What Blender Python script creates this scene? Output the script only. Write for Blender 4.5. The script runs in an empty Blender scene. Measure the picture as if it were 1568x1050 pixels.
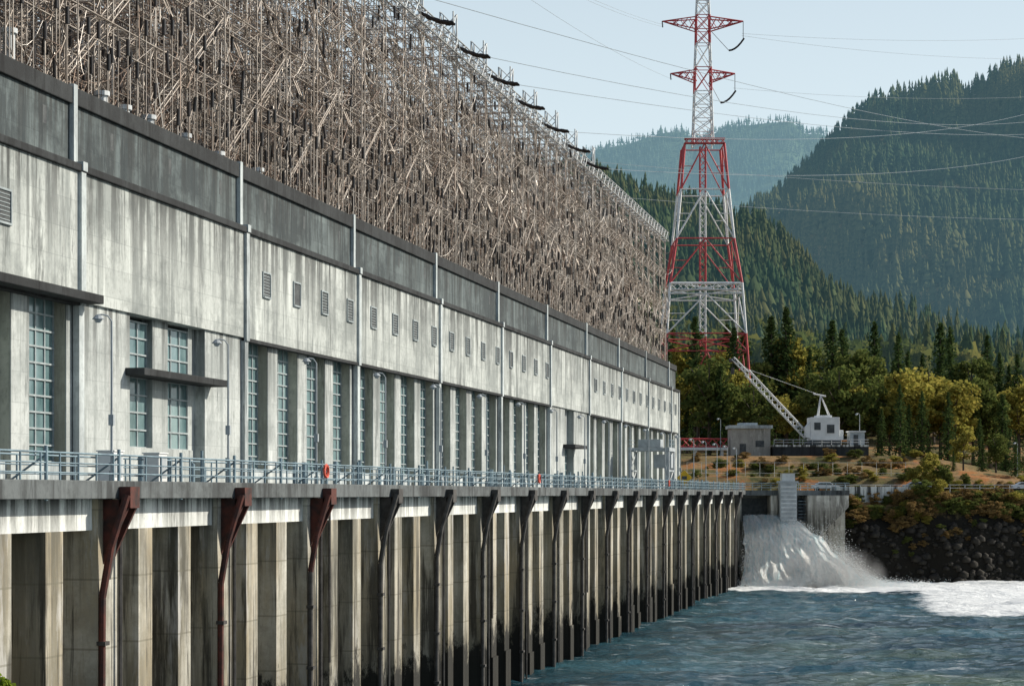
import bpy, math, random
import numpy as np
from mathutils import Vector
random.seed(7); rng=np.random.default_rng(7)
EYE=13.65; TH=math.radians(12.66)
scene=bpy.context.scene
col=scene.collection
# ---------------------------------------------------------------- helpers
def vn(x,y,seed=0):
    x=np.asarray(x,float); y=np.asarray(y,float)
    xi=np.floor(x); yi=np.floor(y); fx=x-xi; fy=y-yi
    fx=fx*fx*(3-2*fx); fy=fy*fy*(3-2*fy)
    def h(a,b):
        s=np.sin(a*127.1+b*311.7+seed*74.7)*43758.5453
        return s-np.floor(s)
    return (h(xi,yi)*(1-fx)+h(xi+1,yi)*fx)*(1-fy)+(h(xi,yi+1)*(1-fx)+h(xi+1,yi+1)*fx)*fy
def fbm(x,y,o=5,seed=0):
    r=0;a=.5;t=0
    for i in range(o):
        r=r+a*vn(x*2**i+i*17.3,y*2**i-i*9.1,seed+i); t+=a; a*=.5
    return r/t-.5
def empty(name):
    e=bpy.data.objects.new(name,None); col.objects.link(e); return e
def obj(name,me,mat=None,parent=None,rot=False):
    o=bpy.data.objects.new(name,me); col.objects.link(o)
    if mat is not None and len(me.materials)==0: me.materials.append(mat)
    if parent is not None: o.parent=parent
    if rot: o.rotation_euler=(0,0,TH)
    return o
def npmesh(name,V,F,smooth=False):
    V=np.asarray(V,np.float32); F=np.asarray(F,np.int32); k=F.shape[1]
    me=bpy.data.meshes.new(name)
    me.vertices.add(len(V)); me.vertices.foreach_set('co',V.ravel())
    me.loops.add(F.size); me.loops.foreach_set('vertex_index',F.ravel())
    me.polygons.add(len(F)); me.polygons.foreach_set('loop_start',np.arange(0,F.size,k,dtype=np.int32))
    me.polygons.foreach_set('loop_total',np.full(len(F),k,np.int32))
    if smooth: me.polygons.foreach_set('use_smooth',np.ones(len(F),bool))
    me.update(calc_edges=True); me.validate(); return me
class B:
    def __init__(s): s.v=[]; s.f=[]
    def box(s,x0,x1,y0,y1,z0,z1):
        n=len(s.v)
        s.v+=[(x0,y0,z0),(x1,y0,z0),(x1,y1,z0),(x0,y1,z0),(x0,y0,z1),(x1,y0,z1),(x1,y1,z1),(x0,y1,z1)]
        s.f+=[(n,n+3,n+2,n+1),(n+4,n+5,n+6,n+7),(n,n+1,n+5,n+4),(n+1,n+2,n+6,n+5),(n+2,n+3,n+7,n+6),(n+3,n,n+4,n+7)]
    def ext(s,pts,axis,a,b):
        n=len(s.v);k=len(pts)
        for w in (a,b):
            for p in pts:
                q=list(p); q.insert(axis,w); s.v.append(tuple(q))
        s.f.append(tuple(range(n,n+k))[::-1]); s.f.append(tuple(range(n+k,n+2*k)))
        for i in range(k):
            j=(i+1)%k; s.f.append((n+i,n+j,n+k+j,n+k+i))
    def seg(s,a,b,r,k=6,r2=None):
        a=Vector(a);b=Vector(b);d=(b-a)
        if d.length<1e-6:return
        d.normalize();u=d.orthogonal().normalized();w=d.cross(u);n=len(s.v); r2=r if r2 is None else r2
        for p,rr in ((a,r),(b,r2)):
            for i in range(k):
                t=2*math.pi*i/k; s.v.append(tuple(p+u*math.cos(t)*rr+w*math.sin(t)*rr))
        s.f.append(tuple(range(n,n+k))[::-1]); s.f.append(tuple(range(n+k,n+2*k)))
        for i in range(k):
            j=(i+1)%k; s.f.append((n+i,n+j,n+k+j,n+k+i))
    def ring(s,c,R,r,axis=0,k=16):
        pts=[]
        for i in range(k):
            t=2*math.pi*i/k; p=[c[0],c[1],c[2]]; ax=[0,1,2]; ax.remove(axis)
            p[ax[0]]+=R*math.cos(t); p[ax[1]]+=R*math.sin(t); pts.append(p)
        for i in range(k): s.seg(pts[i],pts[(i+1)%k],r,5)
    def out(s,name,mat,parent=None,rot=False,bev=0):
        me=bpy.data.meshes.new(name); me.from_pydata(s.v,[],s.f); me.update()
        o=obj(name,me,mat,parent,rot)
        if bev:
            m=o.modifiers.new('bevel','BEVEL'); m.width=bev; m.segments=2
        return o
def segmesh(name,A,Bp,R,k=3):
    A=np.array(A,float);Bp=np.array(Bp,float);R=np.array(R,float)
    d=Bp-A; ln=np.linalg.norm(d,axis=1); ok=ln>1e-5; A=A[ok];Bp=Bp[ok];R=R[ok];d=d[ok]/ln[ok][:,None]
    ref=np.where(np.abs(d[:,2:3])>.9,np.array([[1.,0,0]]),np.array([[0,0,1.]]))
    u=np.cross(d,ref);u/=np.linalg.norm(u,axis=1)[:,None];w=np.cross(d,u)
    n=len(A);V=np.zeros((n,2*k,3))
    for i in range(k):
        t=2*math.pi*i/k+.3; o=(u*math.cos(t)+w*math.sin(t))*R[:,None]
        V[:,i]=A+o;V[:,k+i]=Bp+o
    F=[]
    base=np.arange(n)*2*k
    for i in range(k):
        j=(i+1)%k; F.append(np.stack([base+i,base+j,base+k+j,base+k+i],1))
    return npmesh(name,V.reshape(-1,3),np.concatenate(F))
class Segs:
    def __init__(s): s.a=[];s.b=[];s.r=[]
    def add(s,a,b,r): s.a.append(tuple(a));s.b.append(tuple(b));s.r.append(r)
    def curve(s,a,b,sag,n,r):
        a=np.array(a,float);b=np.array(b,float);p=None
        for i in range(n+1):
            t=i/n;q=a+(b-a)*t;q[2]-=4*sag*t*(1-t)
            if p is not None:s.add(p,q,r)
            p=q
    def truss(s,a,b,w,panel,rc,rd,sec=4):
        a=Vector(a);b=Vector(b);d=b-a;L=d.length;d.normalize()
        up=Vector((0,0,1)) if abs(d.z)<.9 else Vector((1,0,0))
        u=d.cross(up).normalized();v=d.cross(u).normalized()
        offs=[u*w/2+v*w/2,u*-w/2+v*w/2,u*-w/2-v*w/2,u*w/2-v*w/2] if sec==4 else [u*w/2-v*w/2,u*-w/2-v*w/2,v*w/2]
        n=max(1,int(round(L/panel)))
        for o in offs:s.add(a+o,b+o,rc)
        for i in range(n):
            p=a+d*(L*i/n);q=a+d*(L*(i+1)/n)
            for j in range(len(offs)):
                o1=offs[j];o2=offs[(j+1)%len(offs)]
                if (i+j)%2:o1,o2=o2,o1
                s.add(p+o1,q+o2,rd)
    def out(s,name,mat,parent=None,rot=False,k=3):
        return obj(name,segmesh(name,s.a,s.b,s.r,k),mat,parent,rot)
# ---------------------------------------------------------------- materials
class NT:
    def __init__(s,name):
        s.m=bpy.data.materials.new(name); s.m.use_nodes=True; s.t=s.m.node_tree; s.t.nodes.clear()
        s.o=s.n('ShaderNodeOutputMaterial')
        s.tc=s.n('ShaderNodeTexCoord').outputs['Object']
        s.sep=s.n('ShaderNodeSeparateXYZ'); s.l(s.tc,s.sep.inputs[0])
    def n(s,t,**k):
        x=s.t.nodes.new(t)
        for a,b in k.items(): setattr(x,a,b)
        return x
    def l(s,a,b): s.t.links.new(a,b)
    def noise(s,scale,stretch=(1,1,1),detail=6,rough=.6):
        mp=s.n('ShaderNodeMapping'); mp.inputs['Scale'].default_value=stretch; s.l(s.tc,mp.inputs[0])
        nz=s.n('ShaderNodeTexNoise'); nz.inputs['Scale'].default_value=scale; nz.inputs['Detail'].default_value=detail
        nz.inputs['Roughness'].default_value=rough; s.l(mp.outputs[0],nz.inputs['Vector']); return nz.outputs[0]
    def mr(s,v,a,b,c=0.,d=1.):
        x=s.n('ShaderNodeMapRange'); x.clamp=True
        s.l(v,x.inputs[0])
        for i,q in enumerate((a,b,c,d)): x.inputs[i+1].default_value=q
        return x.outputs[0]
    def math(s,op,a,b=None):
        x=s.n('ShaderNodeMath',operation=op)
        for i,q in enumerate((a,b)):
            if q is None: continue
            if isinstance(q,(int,float)): x.inputs[i].default_value=q
            else: s.l(q,x.inputs[i])
        return x.outputs[0]
    def mix(s,f,a,b):
        x=s.n('ShaderNodeMix',data_type='RGBA')
        for i,q in ((0,f),(6,a),(7,b)):
            if isinstance(q,(int,float)): x.inputs[i].default_value=q
            elif isinstance(q,tuple): x.inputs[i].default_value=(*q,1)
            else: s.l(q,x.inputs[i])
        return x.outputs[2]
    def bsdf(s,c,rough=.8,metal=0,bump=None,bstr=.3,bdist=.1,emis=None,spec=.5):
        p=s.n('ShaderNodeBsdfPrincipled')
        if isinstance(c,tuple): p.inputs['Base Color'].default_value=(*c,1)
        else: s.l(c,p.inputs['Base Color'])
        if isinstance(rough,(int,float)): p.inputs['Roughness'].default_value=rough
        else: s.l(rough,p.inputs['Roughness'])
        p.inputs['Metallic'].default_value=metal; p.inputs['Specular IOR Level'].default_value=spec
        if emis: p.inputs['Emission Color'].default_value=(*emis,1); p.inputs['Emission Strength'].default_value=1
        if bump is not None:
            b=s.n('ShaderNodeBump'); b.inputs['Strength'].default_value=bstr; b.inputs['Distance'].default_value=bdist
            s.l(bump,b.inputs['Height']); s.l(b.outputs[0],p.inputs['Normal'])
        s.l(p.outputs[0],s.o.inputs[0]); s.p=p; return s.m
def simple(name,c1,c2,scale=2,rough=.7,metal=0,stretch=(1,1,1),spec=.4):
    t=NT(name); n=t.noise(scale,stretch,4); return t.bsdf(t.mix(t.mr(n,.35,.65),c1,c2),rough,metal,n,.2,.03,spec=spec)
def concrete(name,base,dark,streak=.5,blotch=.4,zst=None,grid=(3.,1.6),water=None,tint=None,gs=.3):
    t=NT(name); z=t.sep.outputs[2]
    n1=t.noise(.16,(1,1,1.3),8,.72); n2=t.noise(1.0,(1.1,1.1,.06),8,.72); n3=t.noise(4,(1,1,.6),6,.75)
    c=t.mix(t.math('MULTIPLY',t.mr(n1,.45,.57),blotch),base,dark)
    if tint: c=t.mix(t.math('MULTIPLY',t.mr(t.noise(.35,(1,1,.25),4),.4,.6),.85),c,tint)
    c=t.mix(t.math('MULTIPLY',t.mr(n2,.48,.60),streak),c,dark)
    c=t.mix(t.math('MULTIPLY',t.mr(n3,.50,.66),.5),c,tuple(x*.45 for x in base))
    c=t.mix(t.math('MULTIPLY',t.mr(t.noise(.5,(1,1,.12),8,.75),.56,.62),.7),c,tuple(x*.5 for x in dark))
    c=t.mix(t.math('MULTIPLY',t.mr(t.noise(.7,(1,1,.2),6,.7),.55,.63),.5),c,tuple(min(.8,x*1.4) for x in base))
    if zst:
        for (za,zb,amt) in zst:
            m=t.math('MULTIPLY',t.mr(z,za,zb),t.mr(t.noise(1.1,(1,1,.04),8,.78),.46,.53))
            c=t.mix(t.math('MULTIPLY',m,amt),c,(.035,.036,.035))
    if grid:
        fy=t.math('FRACT',t.math('DIVIDE',t.sep.outputs[1],grid[0])); fz=t.math('FRACT',t.math('DIVIDE',z,grid[1]))
        g=t.math('MAXIMUM',t.math('LESS_THAN',fy,.022),t.math('LESS_THAN',fz,.03))
        c=t.mix(t.math('MULTIPLY',g,gs),c,dark)
        wn=t.n('ShaderNodeTexWhiteNoise',noise_dimensions='2D'); cb=t.n('ShaderNodeCombineXYZ')
        t.l(t.math('FLOOR',t.math('DIVIDE',t.sep.outputs[1],grid[0])),cb.inputs[0]); t.l(t.math('FLOOR',t.math('DIVIDE',z,grid[1])),cb.inputs[1])
        t.l(cb.outputs[0],wn.inputs['Vector'])
        c=t.mix(t.math('MULTIPLY',wn.outputs[0],.25),c,dark)
    if water:
        w=t.math('ADD',z,t.math('MULTIPLY',t.noise(.55,(1,1,.45),9,.78),13.0))
        w2=t.mr(z,12.2,2.5,0,.62); c=t.mix(w2,c,(.12,.105,.07))
        c=t.mix(t.math('MULTIPLY',t.mr(z,12.3,9.5),t.mr(t.noise(1.3,(1,1,.05),7,.7),.52,.58,0,.8)),c,(.035,.032,.026))
        c=t.mix(t.mr(w,water+7.6,water+6.6,0,.95),c,(.014,.014,.012))
    return t.bsdf(c,.85,0,n3,.35,.04,spec=.3)
m_wall=concrete('concrete_wall',(.54,.57,.545),(.18,.20,.195),.65,.6,[(24.5,30.6,.9)],(3.0,1.5),gs=.35)
m_wall2=concrete('concrete_lower_wall',(.54,.57,.555),(.21,.235,.23),.5,.45,[(19,23.5,.75)],(3.0,1.5))
m_upper=concrete('concrete_parapet_stained',(.145,.175,.177),(.036,.046,.05),.85,.8,[(29.5,34.5,.95)],(3.0,1.5))
m_strip=concrete('concrete_strip',(.55,.60,.60),(.28,.31,.32),.6,.5,None,None)
m_side=concrete('concrete_reveal',(.50,.49,.41),(.22,.22,.18),.6,.5,None,None)
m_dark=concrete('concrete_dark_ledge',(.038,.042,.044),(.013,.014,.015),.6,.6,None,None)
m_pier=concrete('tailrace_concrete',(.72,.70,.62),(.17,.16,.12),.7,.5,[(9.0,13.2,.8)],(500.,2.6),3.1,(.46,.38,.25),.5)
m_rec=concrete('recess_shade_concrete',(.085,.072,.047),(.022,.02,.015),.7,.6,None,(500.,2.6),3.1,(.10,.09,.045),.4)  # concrete darkened: the shading inside the recesses is put into the colour
m_fascia=concrete('deck_beam_concrete',(.80,.82,.79),(.33,.34,.32),.5,.35,[(11.9,13.6,.95)],None)
m_slab=concrete('deck_slab_concrete',(.14,.155,.158),(.035,.037,.038),.8,.7,None,None)
m_abut=concrete('abutment_concrete',(.52,.51,.46),(.15,.14,.12),.7,.5,None,(500,2.2),.1)
m_bldg=concrete('utility_building_concrete',(.42,.40,.36),(.2,.19,.17),.5,.4,None,None)
m_glass=simple('window_glass',(.06,.12,.13),(.26,.37,.38),.35,.12,0,(1,1,.5),.8)
m_mull=simple('window_bar',(.38,.43,.44),(.26,.30,.31))
m_louver=simple('louver_metal',(.04,.045,.05),(.09,.10,.10))
m_rail=simple('railing_paint',(.26,.36,.41),(.15,.21,.25),1.5,.5,.2)
m_rust=simple('rusty_steel',(.12,.035,.025),(.035,.02,.018),2,.8)
m_dks=simple('dark_stained_steel',(.04,.038,.036),(.09,.085,.08),2,.8)
m_galv=simple('galvanised_steel',(.54,.49,.44),(.30,.245,.20),.35,.45,.3)
m_wire=simple('weathered_conductor',(.29,.21,.165),(.14,.095,.07),.3,.5,.3)
m_wireL=simple('glint_conductor',(.72,.68,.63),(.53,.47,.42),.3,.35,.5)  # glints on the wires are put into this pale colour
m_light=simple('galvanised_light',(.62,.65,.66),(.42,.44,.45),.5,.5,.2)
m_ins=simple('insulator_porcelain',(.016,.014,.014),(.04,.028,.025),1,.35)
m_red=simple('aviation_red_paint',(.55,.06,.07),(.42,.08,.08),.5,.5)
m_white=simple('white_paint',(.80,.81,.80),(.64,.65,.64),.5,.5)
m_powl=simple('power_conductor',(.32,.38,.42),(.27,.32,.35),.5,.6)
m_grey=simple('grey_equipment',(.42,.46,.48),(.3,.33,.35),1.2,.6)
m_yellow=simple('yellow_sign_paint',(.8,.5,.03),(.7,.42,.03)); m_orange=simple('life_ring_orange',(.7,.1,.06),(.6,.12,.08))
m_tyre=simple('tyre_rubber',(.02,.02,.02),(.03,.03,.03)); m_carglass=simple('car_glass',(.03,.035,.04),(.04,.045,.05),2,.1)
def folmat(name,c1,c2,c3,haze=None,transl=.35,nsc=.02):
    t=NT(name)
    ge=t.n('ShaderNodeNewGeometry'); oi=t.n('ShaderNodeObjectInfo')
    c=t.mix(ge.outputs['Random Per Island'],c1,c2)
    c=t.mix(t.mr(t.noise(nsc,(1,1,1),4),.45,.62),c,c3)
    c=t.mix(t.math('MULTIPLY',oi.outputs['Random'],.45),c,tuple(x*.45 for x in c1))
    d=t.n('ShaderNodeBsdfDiffuse'); t.l(c,d.inputs[0]); tr=t.n('ShaderNodeBsdfTranslucent'); t.l(c,tr.inputs[0])
    mx=t.n('ShaderNodeMixShader'); mx.inputs[0].default_value=transl; t.l(d.outputs[0],mx.inputs[1]); t.l(tr.outputs[0],mx.inputs[2])
    last=mx.outputs[0]
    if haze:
        e=t.n('ShaderNodeEmission'); e.inputs[0].default_value=(*haze,1); a=t.n('ShaderNodeAddShader'); t.l(last,a.inputs[0]); t.l(e.outputs[0],a.inputs[1]); last=a.outputs[0]  # emission added to the foliage imitates airlight of distance haze
    t.l(last,t.o.inputs[0]); return t.m
m_pine=folmat('conifer_foliage',(.045,.08,.028),(.10,.14,.045),(.065,.10,.035),None,.35,.08)
m_decid=folmat('autumn_leaves',(.25,.25,.055),(.46,.38,.09),(.19,.20,.06),None,.5,.12)
m_green=folmat('green_leaves',(.10,.145,.04),(.22,.24,.07),(.27,.20,.07),None,.45,.12)
m_lime=folmat('bush_leaves',(.25,.35,.04),(.4,.5,.06),(.2,.3,.04),None,.5,1)
m_dry=folmat('dry_bank_grass',(.26,.17,.07),(.36,.25,.10),(.16,.15,.05),None,.3,.2)
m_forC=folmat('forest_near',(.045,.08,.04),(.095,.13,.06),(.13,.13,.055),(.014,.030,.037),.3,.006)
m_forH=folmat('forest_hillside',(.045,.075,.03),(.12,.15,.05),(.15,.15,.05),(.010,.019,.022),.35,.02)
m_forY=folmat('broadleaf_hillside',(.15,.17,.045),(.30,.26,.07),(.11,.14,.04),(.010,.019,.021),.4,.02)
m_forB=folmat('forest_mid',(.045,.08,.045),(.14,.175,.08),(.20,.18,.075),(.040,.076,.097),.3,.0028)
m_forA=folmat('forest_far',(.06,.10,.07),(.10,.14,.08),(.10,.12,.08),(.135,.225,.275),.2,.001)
m_bark=simple('bark',(.09,.065,.045),(.05,.04,.03),3)
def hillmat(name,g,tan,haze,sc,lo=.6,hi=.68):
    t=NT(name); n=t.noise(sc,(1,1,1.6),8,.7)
    c=t.mix(t.mr(n,lo,hi),g,tan); return t.bsdf(c,.95,0,None,emis=haze,spec=0)  # distance haze is painted in as a glow of the hill ground
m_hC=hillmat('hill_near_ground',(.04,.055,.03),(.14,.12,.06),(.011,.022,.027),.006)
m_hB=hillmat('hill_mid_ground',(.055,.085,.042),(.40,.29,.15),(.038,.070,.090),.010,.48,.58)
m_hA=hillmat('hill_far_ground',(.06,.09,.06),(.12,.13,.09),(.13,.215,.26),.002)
t=NT('ground_dry_grass'); z=t.sep.outputs[2]
n=t.noise(.09,(.5,1,1),8,.65); n2=t.noise(.9,(1,1,1),8,.7)
c=t.mix(t.mr(n,.42,.54),(.36,.22,.10),(.12,.12,.045)); c=t.mix(t.mr(n2,.4,.7),c,(.17,.12,.07)); c=t.mix(t.mr(t.noise(.15),.54,.60),c,(.36,.16,.06))
c=t.mix(t.mr(t.noise(.25,(.4,1,1)),.56,.62),c,(.07,.075,.03))
zz=t.math('ADD',z,t.math('MULTIPLY',t.math('SUBTRACT',t.noise(.3,(1,1,1),6,.7),.5),9.0))
c=t.mix(t.mr(zz,11.6,10.2),c,(.020,.018,.014)); m_ground=t.bsdf(c,.95,0,n2,.6,.4,spec=.1)
m_rock=simple('dark_basalt',(.014,.0125,.010),(.036,.031,.022),.8,.9)
m_road=simple('asphalt',(.06,.06,.06),(.045,.045,.045))
# ---------------------------------------------------------------- powerhouse
ph=empty('powerhouse_building')
X0=-43.5; ZD=14.0; ZL=30.45; ZR=34.45; ZT=23.45
YA,YE=40,318
b=B()
b.box(X0-40,X0-.02,YA,YE,ZT,ZL-.35)
b.out('upper_wall',m_wall,ph)
b=B(); b.box(X0-40,X0-.55,YA,YE-.3,ZL,ZR-.9)
b.out('parapet_wall',m_upper,ph)
b=B(); b.box(X0-40.2,X0-.34,YA,YE-.1,ZR-.9,ZR); b.box(X0-40.2,X0+.18,YA,YE+.15,ZL-.4,ZL)
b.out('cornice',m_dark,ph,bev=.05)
bays=[93+24*k for k in range(-2,10)]
b=B()
for y in bays:
    b.box(X0-.02,X0+.17,y-.27,y+.27,ZT-.2,ZL-.41)
    b.box(X0-.54,X0-.28,y-.22,y+.22,ZL+.003,ZR+.12)
    b.box(X0-.28,X0+.26,y-.26,y+.26,ZL-.34,ZL+.12)
    b.box(X0-.3,X0+.05,y-.3,y+.3,ZD,ZT-.2)
b.box(X0-.5,X0+.12,YE-.6,YE+.1,ZD,ZL-.41)
b.out('pilaster_strip',m_strip,ph)
solid=B(); glass=B(); mull=B(); ledge=B(); sill=B(); sides=B()
def window(y0,y1,z0,z1,xg,nv=3,dz=.8):
    glass.box(xg-.1,xg,y0,y1,z0,z1)
    for i in range(nv+1):
        y=y0+(y1-y0)*i/nv; mull.box(xg,xg+.07,y-.05,y+.05,z0,z1)
    k=int((z1-z0)/dz)
    for i in range(k+1):
        z=z0+(z1-z0)*i/k; mull.box(xg+.002,xg+.1,y0,y1,z-.045,z+.045)
def winbays(ya,yb):
    n=int(round((yb-ya)/6))
    for i in range(n):
        c=ya+3+6*i
        for (p,q) in ((c-3,c-2.05),(c+2.05,c+3)):
            sides.box(X0-2.4,X0-.42,p,q,ZD,ZT); solid.box(X0-.42,X0-.36,p,q,ZD,ZT)
        sill.box(X0-2.4,X0-.6,c-2.05,c+2.05,ZD,ZD+1.2)
        window(c-2.03,c+2.03,ZD+1.25,ZT-.02,X0-1.1,4)
    ledge.box(X0-.4,X0+.1,ya+.3,yb-.3,ZT-.22,ZT-.004)  # near-black strip paints the shadow line under the projecting upper wall
winbays(45,93); winbays(117,213); winbays(237,315)
solid.box(X0-2.4,X0-.22,93,99.6,ZD,ZT); solid.box(X0-2.4,X0-.22,110.6,117,ZD,ZT)
solid.box(X0-2.4,X0-.6,103.6,105.8,ZD,ZT); solid.box(X0-2.4,X0-.9,109.6,110.6,ZD,ZT)
solid.box(X0-2.4,X0-.6,99.6,103.6,ZD,16.2); solid.box(X0-2.4,X0-.6,105.8,109.6,ZD,16.2)
for a,c2 in ((99.6,103.6),(105.8,109.6)):
    window(a,c2,16.22,20.1,X0-1.0,3,.8); window(a,c2,20.5,23.2,X0-1.0,3,.8)
    solid.box(X0-1.4,X0-.8,a,c2,20.1,20.5)
can=B(); can.box(X0-.6,X0+.9,99.0,111.6,20.05,20.45); can.box(X0-.6,X0+1.0,40,93.6,23.35,23.8)
solid.box(X0-2.4,X0-.22,213,222.5,ZD,ZT);solid.box(X0-2.4,X0-.22,228,237,ZD,ZT);solid.box(X0-2.4,X0-1,222.5,228,18.9,ZT);solid.box(X0-2.4,X0-1,222.5,228,ZD,15.5)
window(222.6,227.9,15.5,18.9,X0-1.1,4,.8); can.box(X0-.6,X0+1.2,221.5,229,18.9,19.3)
solid.box(X0-2.4,X0-.22,315,318,ZD,ZT)
solid.box(X0-40,X0-2.4,YA,YE-.2,ZD-2,ZT)
solid.out('lower_wall',m_wall2,ph); sides.out('window_piers',m_side,ph); glass.out('window_glass',m_glass,ph); mull.out('window_mullions',m_mull,ph)
ledge.out('lintel_shadow_ledge',m_dark,ph); sill.out('window_sill_wall',m_strip,ph); can.out('canopy',m_dark,ph,bev=.04)
fr=B(); lv=B()
for i in range(-8,34):
    y=120.8+6.03*i
    if 93<y<117.5 or 213<y<238: continue
    if i<0 and i not in(-4,-6): continue
    if y>314: continue
    w_=.66; z0=26.4; z1=27.9; y=90.0 if i==-4 else y
    w=w_
    fr.box(X0-.02,X0+.07,y-w-.08,y-w,z0-.1,z1+.1);fr.box(X0-.02,X0+.07,y+w,y+w+.08,z0-.1,z1+.1)
    fr.box(X0-.02,X0+.07,y-w,y+w,z1,z1+.1);fr.box(X0-.02,X0+.12,y-w,y+w,z0-.1,z0)
    lv.box(X0-.02,X0+.004,y-w,y+w,z0,z1)
    if random.random()<.6:
        for j in range(7):
            zz=z0+.11+j*.2; fr.box(X0+.004,X0+.04,y-w+.08,y+w-.08,zz,zz+.035)
for y in np.arange(50,316,8.0):
    lv.box(X0-.56,X0-.545,y-.2,y+.2,ZL+1.6,ZL+2.5)
fr.out('louver_frames',m_mull,ph); lv.out('louver_openings',m_louver,ph)
rv=B()
for (y,x,h) in ((87,-46,2.2),(91,-46.5,2.4),(101,-46,1.2),(104,-46,1.0),(107.5,-46,1.1),(113,-46,1.0),(120,-46.5,1.1),(126,-46,1.)):
    rv.seg((x,y,ZR),(x,y,ZR+h),.32,12);rv.seg((x,y,ZR+h),(x,y,ZR+h+.25),.45,12)
rv.out('roof_vents',m_light,ph)
# ---------------------------------------------------------------- tailrace deck and piers
td=empty('tailrace_deck')
YD=297
b=B(); b.box(-43.3,-30.4,20,YD,13.6,14.0); b.box(-30.75,-30.38,20,YD,13.45,14.12); b.out('deck_slab',m_slab,td,bev=.03)
fa=B();pr=B();rc=B();br=B();brr=B();pipe=B()
k0=-4; majors=[68.6+12.12*k for k in range(k0,19)]
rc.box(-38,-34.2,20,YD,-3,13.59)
fa.box(-34.2,-31.25,20,YD,12.28,13.59)
for mi,y in enumerate(majors):
    pr.box(-34.2,-31.0,y-.85,y+.85,-3,13.58)
    for j in (1,2):
        c=y+j*4.04; hw=.72+random.uniform(-.06,.06); pr.box(-34.2,-31.22,c-hw,c+hw,-3,12.279)
        if random.random()<.6: pr.box(-31.22,-31.1,c-hw-.05,c+hw+.05,-3,1.5+random.random()*2)
    tgt=brr if y<100 else br
    tgt.ext([(-31.0,13.42),(-30.0,13.42),(-30.0,13.1),(-31.0,11.0)],1,y-.42,y-.28)
    tgt.ext([(-31.0,13.42),(-30.0,13.42),(-30.0,13.1),(-31.0,11.0)],1,y+.28,y+.42)
    tgt.box(-30.35,-29.9,y-.42,y+.42,13.1,13.9)
    tgt.seg((-30.0,y-.5,13.6),(-30.55,y-.75,11.6),.15,8); tgt.seg((-30.55,y-.75,11.6),(-30.85,y-.8,9.8),.15,8)
    br.ext([(-31.0,13.41),(-30.42,13.41),(-31.0,10.4)],1,y-.27,y+.27)
    (brr if y<90 else pipe).seg((-30.85,y-.8,9.8),(-30.88,y-.8,4.5 if y<90 else -1),.14,8)
    pipe.seg((-30.88,y-.8,4.5),(-30.88,y-.8,-1),.135,8)
    pipe.seg((-30.8,y+.7,13.2),(-30.8,y+.7,-1),.08,6)
    for z in (2,5,8): pipe.box(-31.0,-30.65,y-1.0,y-.6,z,z+.15)
    if mi%3==0: pipe.seg((-31.1,y+3.0,13.2),(-31.1,y+3.0,5),.07,6)
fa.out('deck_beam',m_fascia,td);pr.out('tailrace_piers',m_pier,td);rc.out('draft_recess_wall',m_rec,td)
br.out('corbels',m_dks,td);brr.out('rusty_corbels',m_rust,td);pipe.out('drain_pipes',m_dks,td)
rl=Segs()
for x,st in ((-30.5,1.5),(-33.2,2.4)):
    for z in (.38,.72,1.08): rl.add((x,20,14+z),(x,YD,14+z),.03 if z<1 else .04)
    for y in np.arange(20,YD,st): rl.add((x,y,14),(x,y,15.1),.04)
for y in np.arange(20,YD,6.06):
    rl.add((-30.5,y,13.4),(-30.5,y,15.3),.07); rl.add((-30.5,y,15.0),(-32.0,y,14),.04)
for i in range(90):
    y=random.uniform(60,290); x=random.choice((-32,-35,-40)); rl.add((x,y,14),(x,y,14+random.uniform(.8,1.7)),random.uniform(.05,.16))
rl.out('deck_railing',m_rail,None,k=5)
lp=B(); 
lp.seg((0,0,0),(0,0,.5),.11,8); lp.seg((0,0,.5),(0,0,6.1),.055,8,.04)
pts=[(0,0,6.1),(-.12,-.1,6.3),(-.3,-.2,6.34),(-.5,-.3,6.3)]
for p,q in zip(pts,pts[1:]): lp.seg(p,q,.03,6)
lp.seg((-.42,-.27,6.31),(-.42,-.27,6.16),.1,10,.24); lp.seg((-.42,-.27,6.16),(-.42,-.27,6.03),.16,10,.1)
lp.box(-.1,.1,-.08,.08,2.2,2.6)
me=bpy.data.meshes.new('street_lamp'); me.from_pydata(lp.v,[],lp.f); me.materials.append(m_grey)
for y in majors:
    if y<290: o=obj('street_lamp',me); o.location=(-30.75,y-.2,14.0)
for (L,D,zb,s) in ((39.6,372,20.6,1.15),(66.0,372,20.6,1.3),(54.5,371,20.6,.9),(89,345,15,1.2),(95,349,16,1.2)):
    o=obj('street_lamp',me); o.location=(L*math.cos(TH)-D*math.sin(TH),L*math.sin(TH)+D*math.cos(TH),zb); o.scale=(s,s,s)
for y in (93.0,144.5,214.):
    b=B(); b.ring((-30.35,y,14.75),.3,.08,0); b.out('life_ring',m_orange)
for y in (72.5,77.0):
    e=empty('electrical_cabinet'); b=B(); b.box(-33.0,-32.3,y-.45,y+.45,14.1,15.3); b.box(-33.05,-32.25,y-.5,y+.5,15.3,15.36); b.out('body',m_white,e,bev=.02)
    b=B(); b.box(-32.3,-32.28,y-.35,y+.35,14.3,15.15); b.out('door',m_grey,e)
e=empty('warning_sign'); b=B(); b.ext([(-31.85,15.5),(-30.95,16.4),(-30.05,15.5),(-30.95,14.6)],1,231,231.04); b.out('panel',m_yellow,e)
b=B(); b.seg((-30.95,231.1,14),(-30.95,231.1,16.4),.06); b.out('post',m_grey,e)
b=B(); b.box(-31.25,-30.65,230.97,230.995,15.3,15.7); b.out('symbol',m_louver,e)
e=empty('gantry_crane'); b=B(); g=Segs()
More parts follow.
